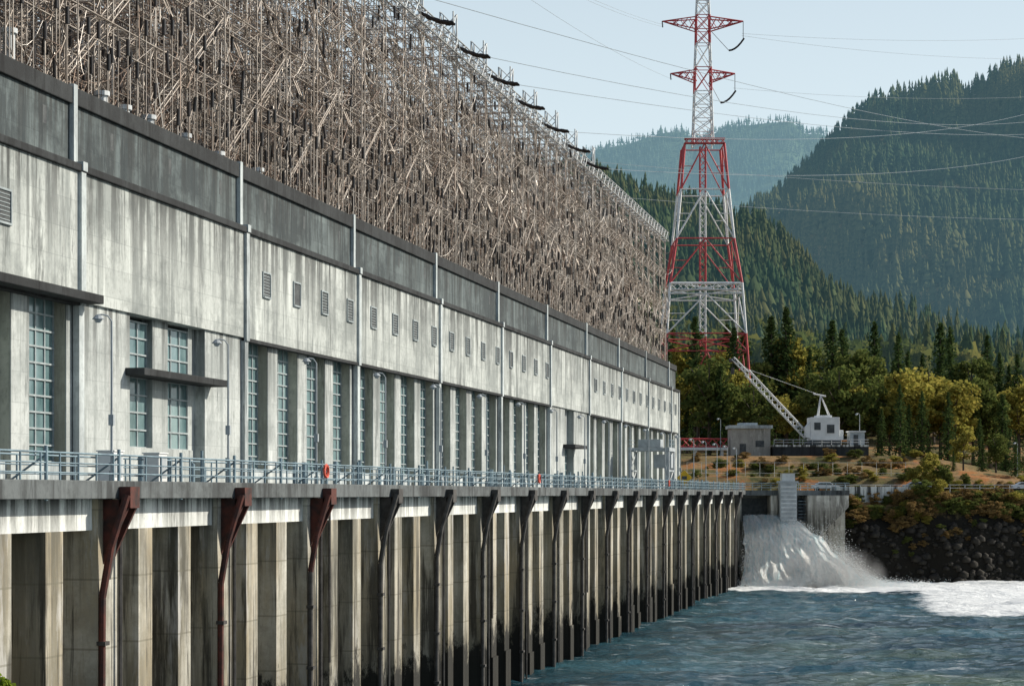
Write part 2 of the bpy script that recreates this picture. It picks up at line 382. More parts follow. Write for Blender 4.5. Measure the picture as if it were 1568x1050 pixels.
for x in (-41.5,-36.5):
    for y in (256,261): b.box(x-.2,x+.2,y-.2,y+.2,14,19.2)
    b.box(x-.25,x+.25,255.7,261.3,19.2,19.7); b.box(x-.15,x+.15,256,261,16.5,16.75)
    g.add((x,256,14.3),(x,261,16.6),.08);g.add((x,261,14.3),(x,256,16.6),.08);g.add((x,256,16.7),(x,261,19.2),.08);g.add((x,261,16.7),(x,256,19.2),.08)
b.box(-41.7,-36.3,256,256.4,19.25,19.65);b.box(-41.7,-36.3,260.6,261,19.25,19.65);b.box(-40.6,-37.6,257,259.5,19.7,20.8);b.box(-38.5,-36.2,257,259,17.0,18.8)
b.out('frame',m_grey,e,bev=.03); g.out('bracing',m_light,e)
g=Segs()
for z in (20.2,20.7): 
    for x in (-41.7,-36.3): g.add((x,256,z),(x,261,z),.04)
for y in np.arange(256,261.1,1.4): g.add((-36.3,y,19.7),(-36.3,y,20.7),.04)
g.out('handrail',m_rail,e)
# ---------------------------------------------------------------- rooftop switchyard
sw=empty('switchyard_steel_structure')
S=Segs();W=Segs();W2=Segs();I=Segs();LT=Segs()
rows=[-46.5,-52,-58,-64,-70,-76]; ZG=EYE+42.0
for ri,x in enumerate(rows):
    for y in np.arange(60,321,6.05):
        S.truss((x,y,ZR),(x,y,ZG),.8,1.15,.05,.03)
    for z in (ZG,ZR+15,ZR+10,ZR+5):
        S.truss((x,55,z),(x,321,z),1.1,1.3,.06,.034,3)
    for y in np.arange(60,318,12.1):
        S.truss((x,y,ZR+1),(x,y+12.1,ZR+10),.6,1.2,.045,.028,3); S.truss((x,y+12.1,ZR+10),(x,y,ZG),.6,1.2,.045,.028,3)
        S.truss((x,y+3,ZR+8),(x-5.5,y+3,ZG),.6,1.2,.04,.026,3)
for y in np.arange(60,321,4.03):
    for z in (ZG,ZR+12,ZR+6): S.truss((rows[0],y,z),(rows[-1],y,z),.8,1.3,.05,.03,3)
for y in np.arange(62,320,1.3):
    for x in (-45.6,-49.5):
        h=random.uniform(2,7); S.add((x,y,ZR-.4),(x,y,ZR+h),.04); I.add((x,y,ZR+h),(x,y,ZR+h+.9),.12)
for D in np.arange(120,345,15.9):
    y=(D-13.6)/.9757
    LT.truss((-62,y,ZR),(-62,y,EYE+60.5),1.7,1.7,.13,.08)
    LT.truss((-62,y+1.2,EYE+52),(-62,y-8,ZG),.7,1.3,.07,.045,3)
    LT.truss((-62,y,EYE+50),(-49,y,ZG),.8,1.3,.07,.045,3)
    LT.truss((-70,y+5,ZR),(-70,y+5,EYE+56.5),1.3,1.5,.09,.055)
LT.truss((-46.3,55,ZG+.2),(-46.3,321,ZG+.2),1.4,1.4,.09,.055)
LT.truss((-62,55,EYE+50),(-62,321,EYE+50),1.1,1.4,.07,.045,3)
def rp(z0,z1,pw=1.0):
    return np.array([random.uniform(-78,-45.2),random.uniform(60,320),z0+(z1-z0)*random.random()**pw])
for i in range(7500):
    p=rp(ZR+1,ZG,1.2); q=p+np.array([random.gauss(0,1.6),random.gauss(0,2.8),random.uniform(-1.8,1.8)])
    q[0]=min(q[0],-45)
    (W if random.random()<.6 else W2).curve(p,q,random.uniform(.2,1.8),6,random.choice((.018,.022,.028)))
for i in range(6500):
    p=rp(ZR+3,ZG,1.1); d=random.choice(((0,0,-random.uniform(1.5,5)),(0,random.uniform(3,9),0),(0,random.uniform(3,9),0),(random.uniform(-6,-2),0,0),(0,random.uniform(-1.5,1.5),-random.uniform(2,4))))
    (W if i%5<3 else W2).add(p,p+np.array(d),random.choice((.022,.03,.04)))
for i in range(4400):
    p=rp(ZR+2,ZG,1.1); q=p+np.array([random.gauss(0,.06),random.gauss(0,.08),-random.uniform(.8,1.3)]); I.add(p,q,.115); 
    if i%2: W2.add(q,q+np.array([0,0,-random.uniform(1,3)]),.025)
for i in range(130):
    x=random.uniform(-78,-46); z=ZR+3+(ZG+5-ZR-3)*random.random(); sg=random.uniform(.2,.9)
    for y in np.arange(56,312,12.1): (W2 if i%3 else W).curve((x,y,z),(x,y+12.1,z),sg,5,.032)
for i in range(1800):
    p=rp(ZR+.3,ZG-3,1.3); h=random.uniform(1.2,2.2); l=random.uniform(1.2,2.4)
    W.add(p,p+np.array([0,l,h]),.03); W.add(p+np.array([0,l,0]),p+np.array([0,0,h]),.03); W.add(p+np.array([0,0,h]),p+np.array([0,l,h]),.035)
PL=Segs()
cT,sT=math.cos(TH),math.sin(TH)
def w(L,D,z): return (L*cT-D*sT,L*sT+D*cT,z)
ends=[w(196,610,z) for z in (146,138,130,124)]
for i,px in enumerate((400,470,530,590,637,695,743,785,825,860,890)):
    D=3000*46.6/.9757/(1458-px); y=(D-10.7)/.9757; z=ZG+.6
    for dy in (-.45,0,.45):
        a=np.array((-46.0,y+dy,z)); p=a
        for j in range(7):
            q=p+np.array((.42,.05,-.26+.04*j)); I.add(p,q,.17 if j%2 else .12); p=q
    if i in (3,5,6,8,10): PL.curve(p,ends[i%4],5+1.5*(i%3),26,.035)
S.out('lattice_frames',m_galv,sw);W.out('bus_wires',m_wire,sw);W2.out('glint_wires',m_wireL,sw);LT.out('lattice_masts',m_light,sw);I.out('insulator_strings',m_ins,sw,k=5)
# ---------------------------------------------------------------- transmission towers
def tower(L0,D0,zb):
    e=empty('transmission_tower'); R=Segs();Wt=Segs();In=Segs()
    prof=[(zb,10.6),(EYE+32,9.2),(EYE+36,8.9),(EYE+45,8.3),(EYE+47.5,8.1),(EYE+57.7,6.5),(EYE+69,5.4),(EYE+79.5,4.5)]
    cols=[R,R,Wt,Wt,R,Wt,R]
    def cn(z,h): return [Vector((L0+sx*h,D0+sy*h,z)) for sx,sy in ((-1,-1),(1,-1),(1,1),(-1,1))]
    for i in range(7):
        (z0,h0),(z1,h1)=prof[i],prof[i+1];a=cn(z0,h0);c=cn(z1,h1);T=cols[i]
        for j in range(4):
            k=(j+1)%4
            T.add(a[j],c[j],.3); T.add(c[j],c[k],.16); m=(a[j]+a[k])/2; mt=(c[j]+c[k])/2
            if z1-z0>5:
                T.add(a[j],mt,.16);T.add(a[k],mt,.16)
                T.add((a[j]+c[j])/2,(a[j]+mt)/2,.09);T.add((a[k]+c[k])/2,(a[k]+mt)/2,.09)
            else: T.add(a[j],c[k],.15);T.add(a[k],c[j],.15)
        T.truss((L0,D0,z0),(L0,D0,z1),1.3,1.5,.16,.08)
    Wt.truss((L0-8,D0-8,EYE+46.6),(L0+8,D0-8,EYE+46.6),1.4,1.4,.15,.09)
    R.truss((L0-4.6,D0-4.6,EYE+80),(L0+4.6,D0-4.6,EYE+80),1.0,1.1,.15,.09)
    m=[(79.5,2.3,Wt),(92,1.9,R),(97.5,1.8,Wt),(103,1.6,R),(109.5,1.5,Wt),(116,1.2,R),(126,.8,None)]
    for i in range(len(m)-1):
        z0,h0,T=m[i];z1,h1,_=m[i+1]
        n=max(1,int((z1-z0)/3))
        for q in range(n):
            za=z0+(z1-z0)*q/n;zc=z0+(z1-z0)*(q+1)/n;ha=h0+(h1-h0)*q/n;hc=h0+(h1-h0)*(q+1)/n
            a=cn(EYE+za,ha);c=cn(EYE+zc,hc)
            for j in range(4):
                k=(j+1)%4;T.add(a[j],c[j],.18);T.add(a[j],c[k],.1);T.add(a[k],c[j],.1);T.add(c[j],c[k],.1)
    for zc,hw,hh in ((95.5,7.4,2.4),(107.5,9.3,2.6)):
        for sx in (-1,1):
            tip=Vector((L0+sx*hw,D0,EYE+zc+.8)); 
            for sy in (-1.5,1.5):
                lo=Vector((L0+sx*1.5,D0+sy,EYE+zc-hh*.5)); hi=Vector((L0+sx*1.5,D0+sy,EYE+zc+hh*.6))
                R.add(lo,tip,.15);R.add(hi,tip,.15)
                for t_ in (0,.25,.5,.75): 
                    R.add(lo.lerp(tip,t_),hi.lerp(tip,min(1,t_+.2)),.08);R.add(hi.lerp(tip,t_),lo.lerp(tip,min(1,t_+.2)),.08)
            if sx>0:
                s2=tip+Vector((0,0,-3.8)); In.add(tip,s2,.08); p=tip+Vector((.2,0,-3.9))
                for j in range(5):
                    q=p+Vector((-.7,0,-1.0+.22*j)); In.add(p,q,.22); p=q
                In.add(p,Vector((L0+1.5,D0,EYE+zc-1)),.06)
            else: In.add(tip,tip+Vector((.1,0,-1.4)),.14)
    R.out('red_members',m_red,e,k=4);Wt.out('white_members',m_white,e,k=4);In.out('insulators',m_ins,e,k=6)
    e.rotation_euler=(0,0,TH); return e
tower(43.8,450,22); 
e2=tower(0,0,30); e2.location=w(196,610,0)
for (za,zb_,sg) in ((96,140,3),(108,150,3),(108.5,158,2.5)):
    PL.curve(w(43.8+(9 if za>100 else 7),450,EYE+za-3),w(196,610,zb_),sg,24,.035)
    PL.curve(w(43.8-(9 if za>100 else 7),450,EYE+za-1),(-62,60+za,EYE+60+sg),sg,24,.035)
PL.curve((-62,180,EYE+62),w(320,520,130),5,30,.03);PL.curve((-60,150,EYE+60),w(330,530,124),6,30,.03)
PL.curve(w(-40,330,75),w(300,700,124),6,30,.035);PL.curve(w(-30,330,68),w(300,720,118),6,30,.035)
PL.out('power_lines',m_powl,None)
# ---------------------------------------------------------------- terrain
def sm(a,b,x): t=np.clip((x-a)/(b-a),0,1); return t*t*(3-2*t)
def TER(L,D):
    L=np.asarray(L,float);D=np.asarray(D,float)
    sh=302+3*fbm(L*.06,D*0+3,3,4)*2+np.where(L>70,(L-70)*.02,0)
    f=1-.55*sm(72,100,L)
    z=-4+ (16.2)*(.55*np.clip((D-sh+1.5)/13.5,0,1)+.45*sm(sh-1.5,sh+9,D))+1.6*sm(311,324,D)+f*(2.6*sm(329,334,D)+1.6*sm(341,346,D)+2.6*sm(355,364,D))+ np.clip(D-395,0,None)*.085+6.8*(1-f)*sm(360,460,D)
    z=z+fbm(L*.25,D*.25,5,2)*4.5*sm(sh,sh+4,D)*(1-sm(sh+8,sh+13,D))
    z=z+fbm(L*.08,D*.08,4,9)*2.4*sm(328,338,D)*(1-sm(352,362,D))+fbm(L*.02,D*.02,4,5)*10*sm(400,500,D)
    return z
def grid(name,Ls,Ds,zf,mat,smooth=True):
    LL,DD=np.meshgrid(Ls,Ds); Z=zf(LL,DD)
    V=np.stack([LL,DD,Z],-1).reshape(-1,3); n=len(Ls);m=len(Ds)
    i=(np.arange(m-1)[:,None]*n+np.arange(n-1)[None]).ravel()
    F=np.stack([i,i+1,i+n+1,i+n],1); return obj(name,npmesh(name,V,F,smooth),mat,None,True)
Ds=np.concatenate([np.arange(298,330,.6),np.arange(330,400,1.5),np.arange(400,800,10)])
grid('ground',np.concatenate([np.arange(-400,20,20),np.arange(20,140,.8),np.arange(140,700,20)]),Ds,TER,m_ground)
b=B(); b.box(38,700,316.5,322.5,13.75,14.05); b.out('road',m_road,None,True)
g=Segs()
for z in (.5,1.0): g.add((44,315,14+z),(140,315,14+z),.045)
for L in np.arange(44,140,2.4): g.add((L,315,12),(L,315,15.05),.05)
g.out('guard_rail',m_light,None,True)
b=B(); b.box(51.2,66,314.2,314.7,12,14.75); b.out('concrete_parapet',m_fascia,None,True)
g=Segs()
for z in (.1,1.9): g.add((30,336,17+z),(70,336,17+z),.025)
for L in np.arange(30,70,2.5): g.add((L,336,16),(L,336,19),.03)
g.out('chain_link_fence',m_light,None,True)
def hill(name,ctrl,Db,Dr,zb,mat,amp,seed,p0,p1,nb=160,nd=70,prof=1.0,back=1.25):
    cx=np.array([c[0] for c in ctrl],float);cy=np.array([c[1] for c in ctrl],float)
    def zf(L,D):
        px=784+3000*L/D; H=EYE+(755-np.interp(px,cx,cy))*Dr/3000
        t=(D-Db)/(Dr-Db); tt=np.clip(t,0,1)
        z=zb+(H-zb)*(tt**prof)
        rid=np.abs(fbm(L/amp[1],D/amp[1]*.6,5,seed))*2
        z=z+ (rid-.35)*amp[0]*4*tt*(1-tt)+fbm(L/amp[1]*3,D/amp[1]*3,4,seed+5)*amp[0]*.35*np.minimum(1,4*tt)*(1-.6*(tt>.97))
        z=np.where(t>1,H-(t-1)*(Dr-Db)*.8,z)
        return z
    us=np.linspace((p0-784)/3000,(p1-784)/3000,nb); Ds=np.linspace(Db,Dr*back,nd)
    U,DD=np.meshgrid(us,Ds); LL=U*DD; Z=zf(LL,DD)
    V=np.stack([LL,DD,Z],-1).reshape(-1,3); i=(np.arange(nd-1)[:,None]*nb+np.arange(nb-1)[None]).ravel()
    obj(name,npmesh(name,V,np.stack([i,i+1,i+nb+1,i+nb],1),True),mat,None,True)
    return zf
cC=[(-600,170),(0,235),(500,275),(800,300),(900,308),(960,318),(1010,338),(1060,352),(1100,365),(1150,388),(1190,410),(1225,450),(1270,495),(1310,525),(1400,555),(1480,580),(1568,625),(1700,660),(2200,690)]
cB=[(900,520),(1000,450),(1130,350),(1230,275),(1290,232),(1325,205),(1350,190),(1375,180),(1395,190),(1430,176),(1460,162),(1480,174),(1500,168),(1520,148),(1535,132),(1568,118),(1700,60),(1900,120),(2300,200)]
cA=[(300,330),(600,300),(780,260),(870,240),(960,222),(1020,203),(1045,202),(1060,213),(1130,190),(1170,184),(1212,180),(1235,200),(1255,198),(1285,208),(1400,220),(1800,260)]
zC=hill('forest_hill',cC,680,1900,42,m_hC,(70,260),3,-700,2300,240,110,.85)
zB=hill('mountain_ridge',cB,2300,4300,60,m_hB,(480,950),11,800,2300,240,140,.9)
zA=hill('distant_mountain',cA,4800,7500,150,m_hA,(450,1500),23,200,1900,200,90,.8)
# ---------------------------------------------------------------- trees
def con_far(tiers,m,wd,seed):
    r=np.random.default_rng(seed);V=[];F=[]
    for i in range(tiers):
        zt=1-.86*i/tiers if i else 1.0; zt=min(1,zt+.05); zb_=1-.86*(i+1)/tiers-.02; rad=wd*((i+1)/tiers)**.8
        n=len(V);V.append((r.normal()*.006,r.normal()*.006,zt))
        for j in range(m):
            a=2*math.pi*(j+r.random()*.5)/m; q=rad*(1 if j%2 else .5)*(.6+.7*r.random()); V.append((q*math.cos(a),q*math.sin(a),zb_-.03*(j%2)+.05*r.random()))
        for j in range(m): F.append((n,n+1+j,n+1+(j+1)%m))
    return np.array(V),np.array(F)
def dec_far(n,wd,seed):
    r=np.random.default_rng(seed);V=[];F=[]
    cs=r.normal(size=(9,3));cs/=np.linalg.norm(cs,axis=1)[:,None];cs*=np.array([wd*.6,wd*.6,.28]);cs[:,2]+=.58
    for i in range(n):
        c=cs[r.integers(9)]; e=r.normal(size=3);e/=np.linalg.norm(e);c=c+e*wd*.5*r.random()**.4
        q=r.normal(size=(3,3))*.05; k=len(V); V+=[c+q[0],c+q[1],c+q[2]]; F.append((k,k+1,k+2))
    return np.array(V),np.array(F)
def scatter(name,tmpls,P,H,mat,rot=True):
    VV=[];FF=[];n0=0
    idx=rng.integers(0,len(tmpls),len(P))
    for ti,(V,F) in enumerate(tmpls):
        s=idx==ti; p=P[s];h=H[s];k=len(p)
        if k==0: continue
        a=rng.random(k)*6.283; wv=h*(.75+.5*rng.random(k))
        x=V[None,:,0]*wv[:,None];y=V[None,:,1]*wv[:,None]
        X=x*np.cos(a)[:,None]-y*np.sin(a)[:,None]+p[:,0:1];Y=x*np.sin(a)[:,None]+y*np.cos(a)[:,None]+p[:,1:2];Z=V[None,:,2]*h[:,None]+p[:,2:3]
        VV.append(np.stack([X,Y,Z],-1).reshape(-1,3)); FF.append((F[None]+(np.arange(k)*len(V))[:,None,None]).reshape(-1,F.shape[1])+n0); n0+=k*len(V)
    return obj(name,npmesh(name,np.concatenate(VV),np.concatenate(FF)),mat,None,rot)
def pts(n,p0,p1,D0,D1,zf,keep=None,pw=1.0):
    D=D0+(D1-D0)*rng.random(n)**pw; px=p0+(p1-p0)*rng.random(n); L=(px-784)/3000*D
    if keep is not None:
        k=keep(L,D); L=L[k];D=D[k]
    return np.stack([L,D,zf(L,D)-.8],1)
def hv(P,a,b,s,seed): return (a+b*rng.random(len(P))**1.4)*(.7+.8*(fbm(P[:,0]/s,P[:,1]/s,3,seed)+.5))
P=pts(12500,780,1640,720,1960,zC,lambda L,D: fbm(L/55,D/55,4,41)>-.2)
hC=hv(P,15,24,60,8)*(.55+.45*sm(750,1150,P[:,1]))
scatter('conifer_forest',[con_far(8,9,.17,s) for s in (1,2,3)]+[con_far(5,8,.24,4),con_far(10,7,.12,9)],P,hC,m_forC)
P=pts(1900,900,1640,700,1500,zC,lambda L,D: fbm(L/70,D/70,4,51)>.0)
scatter('broadleaf_patches',[dec_far(90,.3,21),dec_far(90,.36,22)],P,hv(P,10,9,60,18),m_forY)
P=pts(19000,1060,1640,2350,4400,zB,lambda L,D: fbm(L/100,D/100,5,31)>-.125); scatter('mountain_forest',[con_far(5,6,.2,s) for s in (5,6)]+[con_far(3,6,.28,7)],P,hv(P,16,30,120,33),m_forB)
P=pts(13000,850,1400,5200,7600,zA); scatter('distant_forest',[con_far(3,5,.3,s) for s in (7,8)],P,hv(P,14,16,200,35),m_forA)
HZ=lambda L,D: np.maximum(TER(L,np.minimum(D,780)),np.where(D>700,zC(L,D),0))
P=pts(1150,1000,1660,480,900,HZ); scatter('hillside_conifers',[con_far(16,11,.17,11),con_far(13,9,.13,12),con_far(18,12,.2,13),con_far(11,8,.22,14)],P,hv(P,8,15,40,61),m_forH)
P=pts(800,1000,1660,480,880,HZ); scatter('hillside_broadleaf',[dec_far(420,.3,23),dec_far(420,.36,24),dec_far(420,.26,25)],P,hv(P,9,10,40,63),m_forY)
def leafq(c,s,r):
    n=r.normal(size=3);n/=np.linalg.norm(n);u=np.cross(n,[.3,.5,.8]);u/=np.linalg.norm(u);v=np.cross(n,u)
    return [c+u*s,c+v*s*.7,c-u*s,c-v*s*.7]
def pine_mesh(seed):
    r=np.random.default_rng(seed);V=[];F=[]
    for i in range(34):
        z=.1+.88*i/33; R=.2*(1-z)**.75*(.75+.5*r.random())+.006
        for j in range(8):
            a=r.random()*6.283
            for q in range(5):
                f=(q+.6)/5; rr=R*f; c=np.array([rr*math.cos(a),rr*math.sin(a),z-.25*rr+.012*r.normal()]); n=len(V)
                V+=leafq(c+r.normal(size=3)*.006,.02*(1.15-.5*z)*(1.2-.4*f),r);F.append((n,n+1,n+2,n+3))
    me=npmesh('pine_crown',V,F); me.materials.append(m_pine); return me
def dec_mesh(seed,mat):
    r=np.random.default_rng(seed);V=[];F=[]
    for i in range(30):
        d=r.normal(size=3);d/=np.linalg.norm(d);c=np.array([0,0,.6])+d*np.array([.24,.24,.33])*r.random()**.4
        R=.05+.07*r.random()
        for j in range(95):
            e=r.normal(size=3);e/=np.linalg.norm(e); n=len(V)
            V+=leafq(c+e*R*r.random()**.3*np.array([1,1,.8]),.016+.01*r.random(),r);F.append((n,n+1,n+2,n+3))
    me=npmesh('leafy_crown',V,F); me.materials.append(mat); return me
def trunk_mesh(limbs):
    b=B(); b.seg((0,0,-.05),(0,0,.45),.022,8,.014); b.seg((0,0,.45),(0,0,.9),.014,6,.004)
    for i in range(limbs):
        a=i*2.4; z=.25+.08*i; b.seg((0,0,z),(.2*math.cos(a),.2*math.sin(a),z+.2),.009,5,.003)
    me=bpy.data.meshes.new('trunk'); me.from_pydata(b.v,[],b.f); me.materials.append(m_bark); return me
pm=[pine_mesh(s) for s in (1,2,3)]; dm=[dec_mesh(s,m_decid) for s in (4,5)]; gm=[dec_mesh(s,m_green) for s in (6,7,8)]; bm_=[dec_mesh(s,m_dry) for s in (9,10)]
tmp_,tmd=trunk_mesh(0),trunk_mesh(6)
def tree(kind,px,D,top,wid=1.0,dz=0):
    L=(px-784)/3000*D; zb_=float(TER(L,D))-.3; zt=EYE+(755-top)*D/3000; h=max(3,zt-zb_)
    if kind=='p': nm,ms,tm='pine_tree',pm,tmp_
    elif kind=='y': nm,ms,tm='autumn_tree',dm,tmd
    else: nm,ms,tm='deciduous_tree',gm,tmd
    e=empty(nm); e.location=w(L,D,zb_); s=h
    e.scale=(s*wid,s*wid,s); e.rotation_euler=(0,0,random.random()*6.28)
    o=obj('crown',random.choice(ms),None,e); o=obj('trunk',tm,None,e)
R_=random.uniform
for px in np.arange(1020,1640,15):
    k='p' if random.random()<.55 else random.choice('gy')
    top=(515 if px<1130 else 495)+R_(-32,44)+ (max(0,px-1280))*.19
    if k!='p': top+=24
    tree(k,px+R_(-6,6),R_(440,475),top,R_(.85,1.2))
for px in np.arange(1035,1260,17):
    tree(random.choice('ggyp'),px,R_(405,425),572+R_(-35,40),R_(.9,1.2))
for px in (1262,1285,1300,1325,1345,1362,1385,1400,1422,1440,1462,1490,1515,1535,1560,1590,1610):
    k=random.choice('yyg') if px<1450 else random.choice('gyp'); tree(k,px,R_(392,412),565+R_(-22,30)+max(0,px-1400)*.16,R_(.85,1.15))
for px,top in ((1378,588),(1412,600),(1452,600),(1392,620),(1500,640),(1350,625),(1540,648),(1575,640)):
    tree('p',px,R_(372,384),top,R_(.9,1.1))
for px,top in ((1475,655),(1505,675),(1525,660),(1555,668),(1585,650),(1460,690)):
    tree(random.choice('gyp'),px,R_(345,355),top,1.1)
tree('y',1425,326,688,1.1);tree('y',1402,325,712,1.3);tree('g',1446,325,705,1.2);tree('g',1480,326,722,1.2);tree('y',1440,313,730,1.5);tree('g',1412,313,728,1.5)
def shrub(px,D,h,mat='g',wd=1.6,sink=.3):
    L=(px-784)/3000*D; e=empty('shrub'); e.location=w(L,D,float(TER(L,D))-h*sink); e.scale=(h*wd,h*wd,h); e.rotation_euler=(0,0,R_(0,6))
    obj('leaves',random.choice({'y':dm,'g':gm,'b':bm_}[mat]),None,e); obj('stem',tmd,None,e)
for i in range(160):
    px=1290+320*random.random()**.8; shrub(px,R_(309,314.5),R_(1.4,4.2),random.choice('ggybbb'),R_(1.2,2.2),.38)
for i in range(24): shrub(R_(1310,1610),R_(306,309),R_(1.,2.),random.choice('gbb'),R_(1.3,2.2),.4)
for i in range(34): shrub(R_(1400,1610),R_(324,332),R_(1.5,3.2),random.choice('ggyb'))
for i in range(110): shrub(R_(1060,1440),R_(330,364),R_(.8,2.6),random.choice('ggybb'),R_(1.4,2.6))
ico=[(0,0,1),(.9,0,.3),(.3,.85,.35),(-.7,.5,.4),(-.75,-.5,.3),(.25,-.9,.4),(.6,.5,-.5),(-.3,.8,-.5),(-.9,0,-.5),(-.2,-.85,-.5),(.7,-.5,-.5)]
icf=[(0,1,2),(0,2,3),(0,3,4),(0,4,5),(0,5,1),(1,6,2),(2,7,3),(3,8,4),(4,9,5),(5,10,1),(1,10,6),(2,6,7),(3,7,8),(4,8,9),(5,9,10)]
n=2800; L=50+rng.random(n)*85; D=300.5+rng.random(n)*9; P=np.stack([L,D,TER(L,D)],1); P=P[(P[:,2]>-1.)&(P[:,2]<9)]
scatter('riverbank_rocks',[(np.array(ico)*np.array([1,1,.8]),np.array(icf))],P,.2+.8*rng.random(len(P))**3,m_rock)
# ---------------------------------------------------------------- sluice / abutment (local frame)
ab=empty('sluice_abutment')
ab.rotation_euler=(0,0,TH)
b=B(); b.box(33.2,51,296,316.4,13.35,14.1); b.out('bridge_slab',m_slab,ab)
b=B(); b.box(33.2,51,300,303,-3,13.34); b.box(33.4,39.9,296.2,300,-3,9.4); b.box(33.2,34.6,295.5,300,9.4,13.34)
b.box(39.0,40.0,295.2,300,9.41,13.34)
b.ext([(44.6,-3),(46.8,-3),(46.8,7.6),(50.7,11.6),(50.7,13.34),(44.6,13.34)],1,295,299.99)
b.out('concrete_body',m_abut,ab)
b=B(); b.box(35,39,299.4,299.99,9.42,12.9); b.box(42.8,44.5,299.4,299.99,-3,12.9); b.out('gate_openings',m_louver,ab)
b=B(); b.box(40.2,42.7,293.6,296,-3,15.2); b.box(40.0,42.9,293.4,296.3,15.2,15.5); b.out('gate_tower',m_grey,ab)
b=B()
for z in np.arange(4,15,.62): b.box(40.35,42.55,293.45,293.59,z,z+.2)
b.box(40.5,42.4,293.6,295.8,15.5,16.6)
b.out('gate_tower_slats',m_light,ab)
g=Segs()
for z in (.4,.8,1.1): g.add((33.5,296.1,14.1+z),(51,296.1,14.1+z),.05)
for L in np.arange(33.5,51,1.4): g.add((L,296.1,14.1),(L,296.1,15.2),.05)
for z in np.arange(3,13,.5): g.add((43.2,295.5,z),(44.3,295.5,z),.04)
g.out('handrail',m_rail,ab)
t=NT('white_water'); nn=t.noise(1.6,(1,1,.22),8,.75)
cc=t.mix(t.mr(nn,.38,.52),(.62,.80,.86),(.99,.99,.99))
d=t.n('ShaderNodeBsdfDiffuse'); t.l(cc,d.inputs[0]); tr=t.n('ShaderNodeBsdfTranslucent'); t.l(cc,tr.inputs[0])
bp=t.n('ShaderNodeBump'); bp.inputs['Strength'].default_value=.7; bp.inputs['Distance'].default_value=.3; t.l(nn,bp.inputs['Height']); t.l(bp.outputs[0],d.inputs['Normal']); t.l(bp.outputs[0],tr.inputs['Normal'])
mx=t.n('ShaderNodeMixShader'); mx.inputs[0].default_value=.68; t.l(d.outputs[0],mx.inputs[1]); t.l(tr.outputs[0],mx.inputs[2]); t.l(mx.outputs[0],t.o.inputs[0]); mw=t.m
na,nb_=110,100
gi,gj=np.meshgrid(np.linspace(0,1,na),np.linspace(0,1,nb_),indexing='ij'); s_=gi.ravel();v_=gj.ravel()
V=np.stack([34.9+5.2*v_+(s_*(-.8+13.0*v_**1.5))*(.75+.25*s_),296.2-9*s_*(.6+.4*v_),10.6*(1-s_**(1.45+.4*v_))-.2],1)
ns=fbm(v_*7,s_*2.2,5,3)+.6*fbm(v_*26,s_*7,4,5)
V[:,2]+=ns*2.8*(.1+s_); V[:,1]-=ns*1.6; V[:,0]+=fbm(v_*4,s_*4,3,8)*1.8*(.15+s_)
i=(np.arange(na-1)[:,None]*nb_+np.arange(nb_-1)[None]).ravel(); F=np.stack([i,i+1,i+nb_+1,i+nb_],1)
wf=empty('waterfall'); wf.rotation_euler=(0,0,TH)
obj('water_sheet',npmesh('water_sheet',V,F,True),mw,wf)
n=16000; s=rng.random(n)**.45; v=rng.random(n)
L=34.9+5.2*v+s*(-.8+13.0*v**1.5)+rng.normal(size=n)*.5*s; z=10.5*(1-s**1.6)+np.abs(rng.normal(size=n))*1.0*s; D=296-9*s+rng.normal(size=n)*.8*s-.4
n2=36000; L2=46+rng.normal(size=n2)*6; D2=287.5+rng.normal(size=n2)*3.2; z2=np.abs(rng.normal(size=n2))*3.0*np.exp(-((L2-47)/4.6)**2)+np.abs(rng.normal(size=n2))*.45
k=L2>33; P=np.concatenate([np.stack([L,D,z],1),np.stack([L2,D2,z2],1)[k]])
tet=(np.array([(0,0,.7),(.6,0,-.3),(-.3,.5,-.3),(-.3,-.5,-.3)]),np.array([(0,1,2),(0,2,3),(0,3,1),(1,3,2)]))
o=scatter('spray',[tet],P,.03+.09*rng.random(len(P))**2,mw,False); o.parent=wf
t=NT('mist'); vs=t.n('ShaderNodeVolumeScatter'); vs.inputs['Color'].default_value=(.95,.98,1,1); vs.inputs['Anisotropy'].default_value=.3
r2=t.math('ADD',t.math('ADD',t.math('POWER',t.sep.outputs[0],2),t.math('POWER',t.sep.outputs[1],2)),t.math('POWER',t.sep.outputs[2],2))
t.l(t.math('MULTIPLY',t.mr(r2,1,.05,0,.30),t.mr(t.noise(1.9,(1,1,1),4),.38,.65,.1,1)),vs.inputs['Density']); t.l(vs.outputs[0],t.o.inputs['Volume'])
import bmesh
bm=bmesh.new(); bmesh.ops.create_icosphere(bm,subdivisions=3,radius=1); mm=bpy.data.meshes.new('mist'); bm.to_mesh(mm); bm.free()
o=obj('mist',mm,t.m,wf); o.location=(47,287.5,1.0); o.scale=(8.5,5,5.6)
# ---------------------------------------------------------------- river
t=NT('river_water'); X,Y=t.sep.outputs[0],t.sep.outputs[1]
nA=t.noise(.22,(.4,1,1),8,.62); nB=t.noise(1.3,(.5,1,1),5,.7)
h=t.math('ADD',nA,t.math('MULTIPLY',nB,.28))
c=t.mix(t.mr(t.noise(.06,(.3,1,1),6),.4,.60),(.006,.034,.050),(.035,.11,.135))
yg=t.math('MULTIPLY',t.math('MULTIPLY',t.mr(X,12,32),t.mr(Y,230,160)),t.mr(t.noise(.08,(.4,1,1),5),.45,.6))  # yellow-green reflection painted into the water colour
c=t.mix(t.math('MULTIPLY',yg,.7),c,(.13,.18,.10))
def gauss(cx,cy,rx,ry):
    a=t.math('POWER',t.math('DIVIDE',t.math('SUBTRACT',X,cx),rx),2);b_=t.math('POWER',t.math('DIVIDE',t.math('SUBTRACT',Y,cy),ry),2)
    return t.mr(t.math('ADD',a,b_),1.4,0)
